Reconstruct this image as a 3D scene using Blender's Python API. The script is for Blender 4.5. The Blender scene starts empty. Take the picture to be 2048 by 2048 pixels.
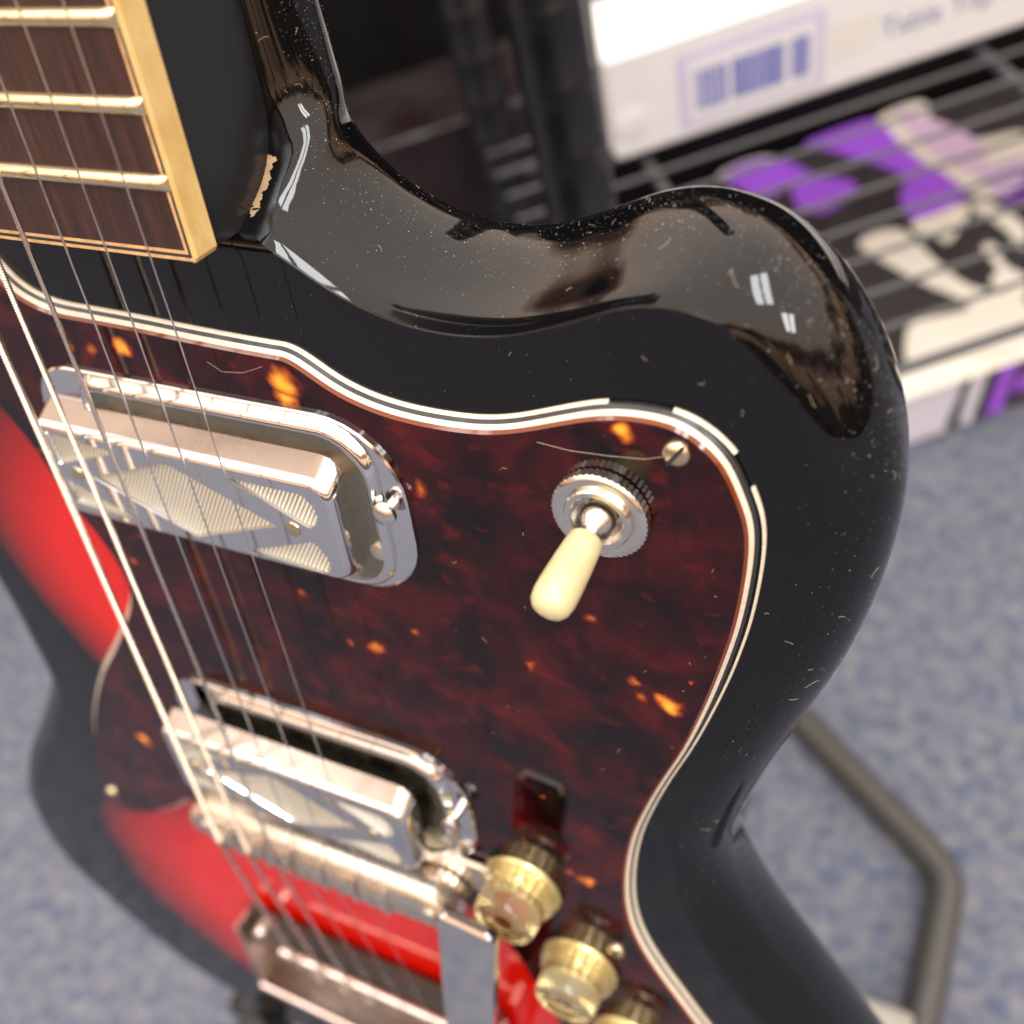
import bpy, bmesh, math, random
from mathutils import Vector, Matrix
from mathutils.geometry import tessellate_polygon
random.seed(7)
R=math.radians
sc=bpy.context.scene
COL=sc.collection
PI=math.pi
# ------------------------------------------------------------------ camera, world, lights, exposure
MM=.001
cd=bpy.data.cameras.new('camera'); cam=bpy.data.objects.new('camera',cd); COL.objects.link(cam)
CR=((0.90074,-0.19591,0.38766),(0.3837,0.77716,-0.4988),(-0.20356,0.59803,0.77519))
cam.matrix_world=Matrix.Translation((.14721,-.05755,.57503)) @ Matrix(CR).to_4x4()
cd.sensor_width=36; cd.lens=36*2041.8/2048; cd.clip_start=.01; cd.clip_end=60
cd.dof.use_dof=True; cd.dof.focus_distance=.182; cd.dof.aperture_fstop=35.9/3.9
sc.camera=cam
w=bpy.data.worlds.new("World"); sc.world=w; w.use_nodes=True
nt=w.node_tree; bgn=nt.nodes['Background']
tc=nt.nodes.new('ShaderNodeTexCoord'); sx=nt.nodes.new('ShaderNodeSeparateXYZ'); rp=nt.nodes.new('ShaderNodeValToRGB')
nt.links.new(tc.outputs['Generated'],sx.inputs[0]); nt.links.new(sx.outputs['Z'],rp.inputs[0]); nt.links.new(rp.outputs[0],bgn.inputs[0])
e=rp.color_ramp.elements      # a shop interior: dark goods at eye level, brown upper wall, pale warm ceiling
e[0].position=0; e[0].color=(.13,.105,.09,1)
e[1].position=.62; e[1].color=(1.95,1.68,1.50,1)
for p_,c_ in ((.05,(.16,.125,.10)),(.09,(1.05,.72,.50)),(.20,(1.6,1.12,.80)),(.27,(.16,.12,.10)),(.33,(.55,.44,.36)),(.38,(2.0,1.50,1.16))):
    x=e.new(p_); x.color=(*c_,1)
ns=nt.nodes.new('ShaderNodeTexNoise'); ns.inputs['Scale'].default_value=5; ns.inputs['Detail'].default_value=4; nt.links.new(tc.outputs['Generated'],ns.inputs['Vector'])
ad=nt.nodes.new('ShaderNodeMath'); ad.operation='MULTIPLY_ADD'; ad.inputs[1].default_value=.30; nt.links.new(ns.outputs['Fac'],ad.inputs[0])
sb=nt.nodes.new('ShaderNodeMath'); sb.operation='SUBTRACT'; sb.inputs[1].default_value=.15; nt.links.new(sx.outputs['Z'],sb.inputs[0]); nt.links.new(sb.outputs[0],ad.inputs[2])
nt.links.new(ad.outputs[0],rp.inputs[0])
n2=nt.nodes.new('ShaderNodeTexNoise'); n2.inputs['Scale'].default_value=7; n2.inputs['Detail'].default_value=3; n2.inputs['Roughness'].default_value=.6; nt.links.new(tc.outputs['Generated'],n2.inputs['Vector'])
r2=nt.nodes.new('ShaderNodeValToRGB'); e2=r2.color_ramp.elements; e2[0].position=.34; e2[0].color=(.12,.09,.08,1); e2[1].position=.70; e2[1].color=(1.9,1.6,1.35,1)
for p_,c_ in ((.43,(.75,.40,.34)),(.47,(1,.92,.80)),(.56,(1.25,1.05,.88)),(.60,(.40,.40,.55))):
    x=e2.new(p_); x.color=(*c_,1)
nt.links.new(n2.outputs['Fac'],r2.inputs[0])
bd=nt.nodes.new('ShaderNodeValToRGB'); b_=bd.color_ramp.elements; b_[0].position=.0; b_[0].color=(.85,.85,.85,1); b_[1].position=.40; b_[1].color=(0,0,0,1)
x=b_.new(.30); x.color=(.85,.85,.85,1)
nt.links.new(sx.outputs['Z'],bd.inputs[0])
mx=nt.nodes.new('ShaderNodeMix'); mx.data_type='RGBA'; mx.blend_type='MULTIPLY'
nt.links.new(bd.outputs[0],mx.inputs[0]); nt.links.new(rp.outputs[0],mx.inputs[6]); nt.links.new(r2.outputs[0],mx.inputs[7]); nt.links.new(mx.outputs[2],bgn.inputs[0])
bgn.inputs[1].default_value=1.12
def lamp(name,loc,size,energy,col,rot=(0,0,0)):
    l=bpy.data.lights.new(name,'AREA'); l.shape='RECTANGLE'; l.size,l.size_y=size; l.energy=energy; l.color=col
    o=bpy.data.objects.new(name,l); COL.objects.link(o); o.location=loc; o.rotation_euler=rot
    return o
# twin-tube fluorescent fittings on the ceiling, as their reflections in the lacquer show them
for (lx,ly,pw) in ((.62,-.30,17),(2.2,-1.7,22),(-1.2,-1.1,7)):
    a=R(27)
    for d in (-.16,.16):
        lamp('ceiling_tube',(lx+d*math.cos(a),ly+d*math.sin(a),2.45),(.24,1.5),pw,(.95,.98,1),(0,0,a))
sc.view_settings.view_transform='Standard'; sc.view_settings.look='None'; sc.view_settings.exposure=.14; sc.view_settings.gamma=1
sc.cycles.max_bounces=8
# ------------------------------------------------------------------ traced outlines (mm)
GUARD=[[-34.52,173.5],[-33.35,170.03],[-30.11,167.64],[-23.46,165.53],[-13.75,165.17],[0.38,164.78],[9.24,164.33],[30.41,163.68],[33.68,163.73],[37.11,162.89],[41.45,159.83],[45.95,157.43],[52.97,155.46],[59.98,154.7],[66.23,154.69],[72.17,155.05],[77.85,156.19],[85.02,158.77],[90.23,160.76],[96.09,162.63],[102.17,163.22],[108.28,162.85],[111.29,161.4],[114.24,159.12],[116.72,156.74],[118.25,153.46],[119.65,149.89],[121.37,145.31],[121.78,140.25],[121.68,135.61],[121.1,128.51],[120.13,120.89],[118.48,112.59],[116.35,103.32],[113.76,93.53],[110.26,82.21],[106.34,71.85],[102.45,60.3],[99.34,49.12],[97.34,37.05],[96.55,26.83],[96.58,19.02],[97.64,10.18],[100.35,1.11],[104.37,-7.67],[110.54,-19.13],[115.81,-28.84],[123.08,-41.05],[131.92,-55.26],[96.21,-125.32],[78.58,-93.23],[70.13,-62.81],[65.95,-52.16],[62.17,-39.34],[58.43,-27.93],[54.07,-19.29],[47.2,-11.48],[32.79,-10.61],[10.37,-12.2],[-11.33,-12.4],[-36.16,-12.27],[-51.5,-12.96],[-65.39,-24.49],[-80.6,-34.75],[-96.61,-39.72],[-99.13,-27.83],[-97.94,-20.36],[-93.98,-8.68],[-91.5,-1.15],[-84.89,13.96],[-76.84,28.55],[-67.34,43.03],[-55.9,57.3],[-45.29,71.88],[-41.15,78.43],[-38.62,85.66],[-39.35,93.38],[-43.08,103.25],[-46.85,109.83],[-48.96,120.18],[-52.17,129.43],[-55.28,134.68],[-60.3,142.85],[-66.73,156.03],[-49.15,177.6]]
PRINT={"purple":[[[256.1,358.2],[300.4,363.7],[316.8,360.7],[318.9,322.2],[320.7,296.4],[328.0,268.2],[329.6,241.3],[283.4,235.6],[288.3,262.6],[301.4,281.0],[295.1,301.8],[283.0,319.8],[270.3,342.0]],[[185.3,354.9],[211.4,360.5],[231.4,351.7],[248.7,316.4],[268.6,294.1],[256.8,281.3],[229.5,274.7],[219.7,290.1],[224.2,317.5],[209.3,309.5],[197.4,313.1],[188.7,338.8]]],"lilac":[[[336.0,363.5],[347.8,348.0],[366.0,303.1],[362.5,270.5],[344.5,264.8],[333.4,292.0]]],"cream":[[[318.3,359.7],[359.8,363.3],[344.7,313.0],[371.5,296.1],[400.9,287.9],[370.2,236.1],[345.7,228.6],[330.3,242.5],[328.7,269.4],[321.4,297.7],[319.6,323.6]],[[238.9,229.2],[254.5,235.4],[271.0,229.0],[276.1,185.4],[282.8,154.4],[305.2,126.8],[284.0,91.0],[234.8,96.9],[212.1,98.9],[230.7,137.8],[238.0,139.1],[272.7,136.3],[257.9,170.5],[243.3,209.2]],[[281.5,232.1],[325.7,231.0],[304.9,209.6],[290.9,200.0],[287.7,213.5],[279.6,218.2]],[[325.7,231.0],[335.0,228.6],[344.5,192.9],[330.5,169.3],[331.3,194.6]],[[309.5,186.7],[317.8,186.3],[313.7,170.2],[314.0,156.3],[318.2,148.6],[306.4,128.7],[295.4,153.0],[305.2,158.4]],[[182.2,356.8],[212.6,363.4],[229.6,356.5],[214.1,348.0],[185.1,344.5]]]}
EMB=[(36.4, 160.0, 4.14), (35.6, 156.1, 2.76), (-2.9, 161.1, 2.76), (-12.3, 159.7, 2.0), (-18.1, 160.6, 1.76), (61.4, 141.3, 2.08), (109.6, 100.2, 2.94), (104.1, 99.5, 1.76), (103.2, 104.1, 1.76), (-58.7, 17.7, 3.68), (80.2, 99.9, 1.6), (52.9, 101.0, 1.44), (-69.3, 16.7, 1.6), (84.0, 28.2, 1.76), (24.6, 103.7, 1.6), (114.4, 108.3, 0.8), (34.9, 91.6, 1.2), (-28.3, 98.6, 1.92), (78.5, 56.3, 1.2), (101.7, 161.5, 2.76), (94.3, 118.4, 1.92)]
# ------------------------------------------------------------------ materials
def mat(name,col=(.5,.5,.5),rough=.4,metal=0,spec=.5,coat=0,trans=0,ior=1.5,sss=0):
    m=bpy.data.materials.new(name); m.use_nodes=True; b=m.node_tree.nodes['Principled BSDF']
    b.inputs['Base Color'].default_value=(*col,1); b.inputs['Roughness'].default_value=rough; b.inputs['Metallic'].default_value=metal
    b.inputs['Specular IOR Level'].default_value=spec; b.inputs['Coat Weight'].default_value=coat; b.inputs['Coat Roughness'].default_value=.03
    b.inputs['Transmission Weight'].default_value=trans; b.inputs['IOR'].default_value=ior
    if sss: b.inputs['Subsurface Weight'].default_value=sss; b.inputs['Subsurface Radius'].default_value=(.002,.0015,.0008)
    return m
class N:
    """tiny node-graph helper"""
    def __init__(s,m): s.m=m; s.t=m.node_tree; s.b=s.t.nodes['Principled BSDF']; s.co=None
    def n(s,typ,**kw):
        o=s.t.nodes.new(typ)
        for k,v in kw.items():
            if k in o.inputs: o.inputs[k].default_value=v
            else: setattr(o,k,v)
        return o
    def l(s,a,b): s.t.links.new(a,b)
    def coord(s,scale=(1,1,1),rot=(0,0,0)):
        if not s.co: s.co=s.n('ShaderNodeTexCoord').outputs['Object']
        mp=s.n('ShaderNodeMapping'); mp.inputs['Scale'].default_value=scale; mp.inputs['Rotation'].default_value=rot; s.l(s.co,mp.inputs[0]); return mp.outputs[0]
    def noise(s,scale,detail=4,rough=.55,dist=0,co=None):
        o=s.n('ShaderNodeTexNoise'); o.inputs['Scale'].default_value=scale; o.inputs['Detail'].default_value=detail; o.inputs['Roughness'].default_value=rough; o.inputs['Distortion'].default_value=dist
        s.l(co or s.coord(),o.inputs['Vector']); return o.outputs['Fac']
    def ramp(s,fac,stops,interp='LINEAR'):
        o=s.n('ShaderNodeValToRGB'); o.color_ramp.interpolation=interp; e=o.color_ramp.elements
        for i,(p,c) in enumerate(stops):
            c=(c,c,c) if isinstance(c,(int,float)) else c
            if i<2: x=e[i]; x.position=p
            else: x=e.new(p)
            x.color=(*c,1)
        s.l(fac,o.inputs[0]); return o.outputs[0]
    def mix(s,f,a,b,mode='MIX'):
        o=s.n('ShaderNodeMix',data_type='RGBA',blend_type=mode)
        for v,i in ((f,0),(a,6),(b,7)):
            if hasattr(v,'is_output'): s.l(v,o.inputs[i])
            else: o.inputs[i].default_value=v if i==0 else (*v,1)
        return o.outputs[2]
    def math(s,op,a,b=0):
        o=s.n('ShaderNodeMath',operation=op)
        for v,i in ((a,0),(b,1)):
            if hasattr(v,'is_output'): s.l(v,o.inputs[i])
            else: o.inputs[i].default_value=v
        return o.outputs[0]
    def bump(s,h,strength=.1,dist=.0002):
        o=s.n('ShaderNodeBump'); o.inputs['Strength'].default_value=strength; o.inputs['Distance'].default_value=dist; s.l(h,o.inputs['Height']); s.l(o.outputs[0],s.b.inputs['Normal'])
    def base(s,c): s.l(c,s.b.inputs['Base Color'])
    def rough(s,c): s.l(c,s.b.inputs['Roughness'])
def speck(name,col,rough,metal=0,var=.25,scale=900,bump=0,coat=0,spec=.5):
    m=mat(name,col,rough,metal,spec,coat); g=N(m)
    f=g.noise(scale,5,.6)
    g.base(g.mix(g.ramp(f,[(.3,0),(.7,1)]),tuple(c*(1-var) for c in col),tuple(min(1,c*(1+var*.6)) for c in col)))
    g.rough(g.ramp(g.noise(scale*.35,4,.6),[(.25,max(0,rough*.6)),(.75,min(1,rough*1.6))]))
    if bump: g.bump(f,bump)
    return m
M={}
# sunburst lacquer: clear red in the middle, sprayed black towards the edge
m=mat('sunburst_lacquer',(.01,.01,.01),.035,spec=.43); g=N(m)
co=g.coord(); s=g.n('ShaderNodeSeparateXYZ'); g.l(co,s.inputs[0])
def ell(cx,cy,a,b):
    u=g.math('DIVIDE',g.math('SUBTRACT',s.outputs[0],cx*MM),a*MM); v=g.math('DIVIDE',g.math('SUBTRACT',s.outputs[1],cy*MM),b*MM)
    return g.math('SQRT',g.math('ADD',g.math('MULTIPLY',u,u),g.math('MULTIPLY',v,v)))
d=g.n('ShaderNodeMath',operation='SMOOTH_MIN'); d.inputs[2].default_value=.15
g.l(ell(5,-75,122,84),d.inputs[0]); g.l(ell(-14,84,72,66),d.inputs[1])
dn=g.math('ADD',d.outputs[0],g.math('MULTIPLY',g.math('SUBTRACT',g.noise(30,3),.5),.12))
zz=g.math('GREATER_THAN',s.outputs[2],-.004)
g.base(g.mix(zz,(.0018,.0018,.002),g.ramp(dn,[(.64,(.52,.006,.002)),(.86,(.26,.004,.002)),(1.04,(.05,.004,.004)),(1.2,(.0018,.0018,.002))])))
g.bump(g.noise(220,2,.5),.03,.0003)
g.rough(g.ramp(g.noise(48,9,.78,1.2,g.coord((1,2.2,1),(0,0,.7))),[(.42,.022),(.58,.05),(.72,.14)]))
M['body']=m
m=mat('satin_black_lacquer',(.012,.0125,.0135),.22); g=N(m); g.bump(g.noise(500,3),.03); g.rough(g.ramp(g.noise(120,5,.65),[(.3,.16),(.7,.3)])); M['neck']=m
# tortoiseshell celluloid
EMBERS=EMB
def tort(name):
    m=mat(name,(.05,.01,.01),.03,spec=.36); g=N(m)
    a=g.noise(70,4,.55,.5); b=g.noise(150,3,.5,.3,g.coord((1,1.5,1),(0,0,.6)))
    c1=g.ramp(a,[(.34,(.003,.001,.0015)),(.48,(.015,.0012,.002)),(.60,(.034,.0022,.003)),(.72,(.065,.004,.003))])
    c2=g.mix(g.ramp(b,[(.58,0),(.78,.5)]),c1,(.12,.008,.004))
    vo=g.n('ShaderNodeTexVoronoi',feature='F1'); vo.inputs['Scale'].default_value=62; vo.inputs['Randomness'].default_value=1
    dist=g.n('ShaderNodeVectorMath',operation='ADD'); g.l(g.coord((1,1.35,1),(0,0,.5)),dist.inputs[0])
    nn=g.n('ShaderNodeTexNoise'); nn.inputs['Scale'].default_value=150; nn.inputs['Detail'].default_value=3; g.l(g.coord(),nn.inputs['Vector'])
    sc_=g.n('ShaderNodeVectorMath',operation='SCALE'); sc_.inputs['Scale'].default_value=.011; g.l(nn.outputs['Color'],sc_.inputs[0]); g.l(sc_.outputs[0],dist.inputs[1])
    g.l(dist.outputs[0],vo.inputs['Vector'])
    ss=g.n('ShaderNodeSeparateXYZ'); wob=g.n('ShaderNodeVectorMath',operation='ADD'); g.l(g.coord(),wob.inputs[0]); sw=g.n('ShaderNodeVectorMath',operation='SCALE'); sw.inputs['Scale'].default_value=.0065; g.l(nn.outputs['Color'],sw.inputs[0]); g.l(sw.outputs[0],wob.inputs[1]); g.l(wob.outputs[0],ss.inputs[0])
    cs=g.n('ShaderNodeSeparateColor'); g.l(vo.outputs['Color'],cs.inputs[0])
    rad=g.ramp(cs.outputs[0],[(.62,.0),(1,.30)])
    blob=g.math('SUBTRACT',rad,vo.outputs['Distance'])
    for ex,ey,er in EMBERS:
        u=g.math('SUBTRACT',ss.outputs[0],ex*MM); v=g.math('SUBTRACT',ss.outputs[1],ey*MM)
        q=g.math('SQRT',g.math('ADD',g.math('MULTIPLY',u,u),g.math('MULTIPLY',v,v)))
        blob=g.math('MAXIMUM',blob,g.math('SUBTRACT',.28 if er>=2.3 else .13,g.math('MULTIPLY',q,(.28 if er>=2.3 else .13)/(er*MM))))
    bm_=g.ramp(blob,[(-.0,0),(.20,1)])
    hot=g.mix(g.ramp(blob,[(.03,0),(.24,1)]),(.36,.028,.007),(1,.40,.03))
    g.base(g.mix(bm_,c2,hot))
    g.rough(g.ramp(g.noise(300,5,.7),[(.4,.02),(.8,.07)]))
    g.bump(g.noise(120,2),.012,.0003)
    return m
M['tort']=tort('tortoiseshell_celluloid')
M['amber']=mat('amber_bevel',(.16,.034,.008),.08)
M['cream']=speck('cream_ply',(.66,.58,.45),.3,0,.12,700)
M['blackply']=speck('black_ply',(.025,.024,.024),.3,0,.3,700)
m=mat('aged_yellow_binding',(.72,.47,.16),.32); g=N(m)
g.base(g.mix(g.ramp(g.noise(140,6,.65,.3,g.coord((4,.6,1))),[(.35,0),(.72,1)]),(.56,.37,.12),(.71,.55,.25))); g.rough(g.ramp(g.noise(400,4),[(.3,.25),(.7,.5)])); M['bind']=m
M['purf']=speck('aged_purfling',(.62,.36,.16),.4,0,.35,500)
m=mat('rosewood',(.05,.02,.015),.38); g=N(m)
f=g.noise(120,7,.7,.2,g.coord((7,.35,1))); f2=g.noise(800,5,.7,0,g.coord((9,.5,1)))
c=g.ramp(f,[(.3,(.010,.005,.004)),(.5,(.034,.013,.010)),(.7,(.066,.024,.017))])
c=g.mix(g.ramp(f2,[(.62,0),(.74,.8)]),c,(.20,.10,.065)); c=g.mix(g.ramp(f2,[(.26,.9),(.38,0)]),c,(.008,.004,.004))
g.base(c); g.bump(f2,.35,.00025); M['rose']=m
def chrome(name,col,r0,r1,bump=.0):
    m=mat(name,col,.1,1); g=N(m); g.rough(g.ramp(g.noise(140,7,.72),[(.38,r0),(.72,r1)]))
    if bump: g.bump(g.noise(900,4),bump,.0001)
    return m
M['chrome']=chrome('chrome_plate',(.70,.69,.68),.035,.14)
M['dustsheen']=chrome('dusty_plate_reflection_tint',(.36,.285,.235),.2,.42,.12)  # dusty plate, with a dulled beige reflection tone painted into its base colour
M['nickel']=chrome('worn_nickel',(.70,.66,.60),.16,.36,.05)
M['warmnickel']=chrome('satin_nickel',(.74,.66,.56),.2,.4,.05)
M['copper']=chrome('warm_chrome_plate',(.66,.54,.47),.12,.3)
M['dullfloor']=chrome('tarnished_brass_plate',(.30,.27,.20),.2,.42,.1)
M['brass']=chrome('aged_brass',(.66,.55,.36),.18,.36,.08)
M['fret']=chrome('fret_wire',(.80,.68,.44),.14,.32,.05)
M['steel']=chrome('steel_string',(.66,.63,.59),.16,.3)
M['wound']=chrome('wound_string',(.74,.66,.55),.2,.34)
m=mat('textured_silver_inlay',(.72,.67,.56),.36,.35); g=N(m)
wa=g.n('ShaderNodeTexWave',wave_type='BANDS'); wa.inputs['Scale'].default_value=360; g.l(g.coord((1,1,1),(0,0,.55)),wa.inputs['Vector'])
wb=g.n('ShaderNodeTexWave',wave_type='BANDS'); wb.inputs['Scale'].default_value=360; g.l(g.coord((1,1,1),(0,0,-.95)),wb.inputs['Vector'])
h=g.math('MULTIPLY',wa.outputs['Fac'],g.math('ADD',g.math('MULTIPLY',wb.outputs['Fac'],.6),.4))
g.base(g.ramp(h,[(0,(.26,.245,.21)),(.6,(.86,.79,.62))])); g.bump(h,1,.0005); M['inlay']=m
m=mat('ivory_plastic',(.86,.72,.40),.18,sss=.25); g=N(m); g.base(g.mix(g.ramp(g.noise(200,5),[(.3,0),(.7,1)]),(.54,.46,.24),(.58,.51,.30))); g.bump(g.noise(600,3),.05); M['ivory']=m
M['knob']=mat('clear_gold_plastic',(1.0,.955,.76),.03,0,.5,0,1.0,1.46)
M['knobgold']=mat('gold_underpaint',(.95,.82,.48),.28,.75)
M['dark']=speck('black_pickup_body',(.015,.014,.013),.45)
M['barewood']=speck('bare_worn_wood',(.42,.27,.15),.65,0,.35,1500,.2)
M['tray']=speck('dark_brown_tray',(.05,.028,.018),.35,.4)
M['dust']=mat('dust',(.60,.57,.52),.9)
M['fibre']=mat('lint_fibre',(.60,.50,.36),.8)
m=mat('blue_carpet',(.3,.32,.38),.95,spec=.1); g=N(m)
f=g.noise(105,6,.72,.3); f2=g.noise(34,4,.6); f3=g.noise(150,4,.7)
c=g.ramp(f,[(.34,(.105,.145,.26)),(.45,(.22,.255,.355)),(.54,(.305,.325,.39)),(.66,(.44,.44,.46))])
c=g.mix(g.ramp(f2,[(.42,0),(.66,.35)]),c,(.27,.285,.32)); c=g.mix(g.ramp(f3,[(.66,0),(.76,.55)]),c,(.46,.40,.32))
c=g.mix(g.ramp(f3,[(.27,.6),(.36,0)]),c,(.07,.10,.20))
g.base(c); g.bump(g.noise(420,4,.8),1,.006); M['carpet']=m
M['stand']=speck('dark_grey_tube_paint',(.05,.048,.044),.42,0,.2,300)
M['rubber']=speck('black_rubber',(.012,.012,.012),.6)
M['greyplastic']=speck('pale_grey_plastic',(.30,.285,.25),.5,0,.12,200)
M['rackpost']=mat('black_epoxy_post',(.007,.007,.008),.32)
M['rackwire']=mat('grey_epoxy_wire',(.075,.075,.078),.4)
M['whitecard']=speck('white_carton',(.66,.65,.65),.9,0,.04,60,0,0,.12)
M['lavender']=mat('lavender_print',(.50,.47,.62),.6); M['barblue']=mat('blue_ink',(.12,.13,.42),.6); M['paleink']=mat('pale_ink',(.62,.60,.52),.6)
M['greyink']=mat('grey_blue_ink',(.22,.25,.36),.6)
M['blackfilm']=speck('black_printed_film',(.035,.03,.03),.35,0,.3,60); M['purple']=mat('purple_print',(.30,.08,.62),.4); M['lilac']=mat('lilac_print',(.56,.40,.56),.4)
M['creamprint']=mat('cream_print',(.66,.61,.52),.4); M['whitefilm']=mat('white_film',(.62,.61,.68),.35)
M['case']=speck('black_vinyl_case',(.0022,.0022,.0026),.6,0,.3,400,.3,0,.2); M['maroon']=speck('maroon_card',(.012,.005,.006),.55,0,.3,80)
# ------------------------------------------------------------------ mesh helpers (lengths in mm)
def obj(name,verts,faces,m,parent=None,smooth=True,off=(0,0,0)):
    me=bpy.data.meshes.new(name); me.from_pydata([((v[0]+off[0])*MM,(v[1]+off[1])*MM,(v[2]+off[2])*MM) for v in verts],[],faces)
    me.validate(); bm=bmesh.new(); bm.from_mesh(me); bmesh.ops.recalc_face_normals(bm,faces=bm.faces); bm.to_mesh(me); bm.free()
    if smooth:
        for p in me.polygons: p.use_smooth=True
        me.set_sharp_from_angle(angle=R(smooth if smooth is not True else 38))
    me.materials.append(M[m]); o=bpy.data.objects.new(name,me); COL.objects.link(o)
    if parent: o.parent=parent
    return o
class B:
    """collects shapes into one mesh"""
    def __init__(s): s.v=[]; s.f=[]
    def add(s,v,f):
        k=len(s.v); s.v+=[tuple(p) for p in v]; s.f+=[tuple(i+k for i in q) for q in f]; return s
    def loft(s,loops,cap0=True,cap1=True,closed=True):
        n=len(loops[0]); v=[p for L in loops for p in L]; f=[]
        for j in range(len(loops)-1):
            for i in range(n if closed else n-1):
                a=j*n+i; b=j*n+(i+1)%n; f.append((a,b,b+n,a+n))
        k=len(s.v); s.add(v,f)
        for c,j in ((cap0,0),(cap1,len(loops)-1)):
            if c:
                for t in tessellate_polygon([[Vector(p) for p in loops[j]]]): s.f.append(tuple(k+j*n+i for i in t))
        return s
    def box(s,x0,x1,y0,y1,z0,z1,bev=0):
        if bev:
            b=bev; return s.loft([rr(x0+b,x1-b,y0+b,y1-b,b,2,z0),rr(x0,x1,y0,y1,b,2,z0+b),rr(x0,x1,y0,y1,b,2,z1-b),rr(x0+b,x1-b,y0+b,y1-b,b,2,z1)])
        v=[(x,y,z) for z in (z0,z1) for x,y in ((x0,y0),(x1,y0),(x1,y1),(x0,y1))]
        return s.add(v,[(3,2,1,0),(4,5,6,7),(0,1,5,4),(1,2,6,5),(2,3,7,6),(3,0,4,7)])
    def lathe(s,prof,c=(0,0,0),axis=(0,0,1),n=40):
        q=Vector((0,0,1)).rotation_difference(Vector(axis).normalized()); c=Vector(c)
        loops=[[tuple(c+q@Vector((r*math.cos(2*PI*i/n),r*math.sin(2*PI*i/n),z))) for i in range(n)] for r,z in prof]
        return s.loft(loops,True,True)
    def tube(s,path,r,n=10,cap=True):
        P=[Vector(p) for p in path]; loops=[]; up=None
        for i,p in enumerate(P):
            t=(P[min(i+1,len(P)-1)]-P[max(i-1,0)]).normalized()
            if up is None: up=t.orthogonal().normalized()
            up=(up-t*up.dot(t)).normalized(); bi=t.cross(up); rad=r[i] if isinstance(r,(list,tuple)) else r
            loops.append([tuple(p+(up*math.cos(2*PI*k/n)+bi*math.sin(2*PI*k/n))*rad) for k in range(n)])
        return s.loft(loops,cap,cap)
    def make(s,name,m,parent=None,smooth=True,off=(0,0,0)): return obj(name,s.v,s.f,m,parent,smooth,off)
def rr(x0,x1,y0,y1,r,n,z):
    out=[]
    rs=r if isinstance(r,(list,tuple)) else (r,)*4   # ++ -+ -- +-
    for (cx,cy,a),rad in zip(((x1,y1,0),(x0,y1,90),(x0,y0,180),(x1,y0,270)),rs):
        sx=1 if cx==x1 else -1; sy=1 if cy==y1 else -1
        for k in range(n+1):
            t=R(a+90*k/n); out.append((cx-sx*rad+rad*math.cos(t),cy-sy*rad+rad*math.sin(t),z))
    return out
def spline(P,step,closed=True):
    """Catmull-Rom through P, resampled evenly"""
    n=len(P); out=[]; P=[Vector(p).to_3d() if len(p)==2 else Vector(p) for p in P]
    rng=range(n if closed else n-1)
    for i in rng:
        g=(lambda k:P[k%n]) if closed else (lambda k:P[max(0,min(n-1,k))])
        a,b,c,d=g(i-1),g(i),g(i+1),g(i+2)
        # centripetal
        t0=0; t1=t0+max(1e-4,(b-a).length)**.5; t2=t1+max(1e-4,(c-b).length)**.5; t3=t2+max(1e-4,(d-c).length)**.5
        m_=max(2,int((c-b).length/step*3))
        for k in range(m_):
            t=t1+(t2-t1)*k/m_
            A1=a*((t1-t)/(t1-t0))+b*((t-t0)/(t1-t0)); A2=b*((t2-t)/(t2-t1))+c*((t-t1)/(t2-t1)); A3=c*((t3-t)/(t3-t2))+d*((t-t2)/(t3-t2))
            B1=A1*((t2-t)/(t2-t0))+A2*((t-t0)/(t2-t0)); B2=A2*((t3-t)/(t3-t1))+A3*((t-t1)/(t3-t1))
            out.append(B1*((t2-t)/(t2-t1))+B2*((t-t1)/(t2-t1)))
    if not closed: out.append(P[-1])
    L=[0]
    for i in range(1,len(out)+(1 if closed else 0)): L.append(L[-1]+(out[i%len(out)]-out[i-1]).length)
    N_=max(4,int(L[-1]/step)); res=[]; j=0
    for k in range(N_ if closed else N_+1):
        t=L[-1]*k/N_
        while j<len(L)-2 and L[j+1]<t: j+=1
        f=(t-L[j])/max(1e-9,L[j+1]-L[j]); res.append(out[j].lerp(out[(j+1)%len(out)],f))
    return res
def normals(P):
    """outward normals of a closed 2D loop"""
    n=len(P); area=sum(P[i].x*P[(i+1)%n].y-P[(i+1)%n].x*P[i].y for i in range(n)); sgn=1 if area>0 else -1
    out=[]
    for i in range(n):
        t=P[(i+1)%n]-P[i-1]; out.append(Vector((t.y,-t.x,0)).normalized()*sgn)
    return out
def smooth_list(a,k):
    n=len(a)
    for _ in range(k): a=[(a[i-1]+a[i]*2+a[(i+1)%n])/4 for i in range(n)]
    return a
def tag(o,label,cat,group=None,kind=None):
    if label: o['label']=label
    if cat: o['category']=cat
    if group: o['group']=group
    if kind: o['kind']=kind
    return o
def empty(name,parent=None,loc=(0,0,0)):
    o=bpy.data.objects.new(name,None); COL.objects.link(o); o.empty_display_size=.02
    if parent: o.parent=parent
    o.location=loc; return o
# ------------------------------------------------------------------ the carpet
o=obj('carpet_floor',[(-5000,-5000,0),(5000,-5000,0),(5000,5000,0),(-5000,5000,0)],[(0,1,2,3)],'carpet',None,False); tag(o,None,None,kind='structure')
HB=300.   # height of the guitar's bridge above the floor
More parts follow.
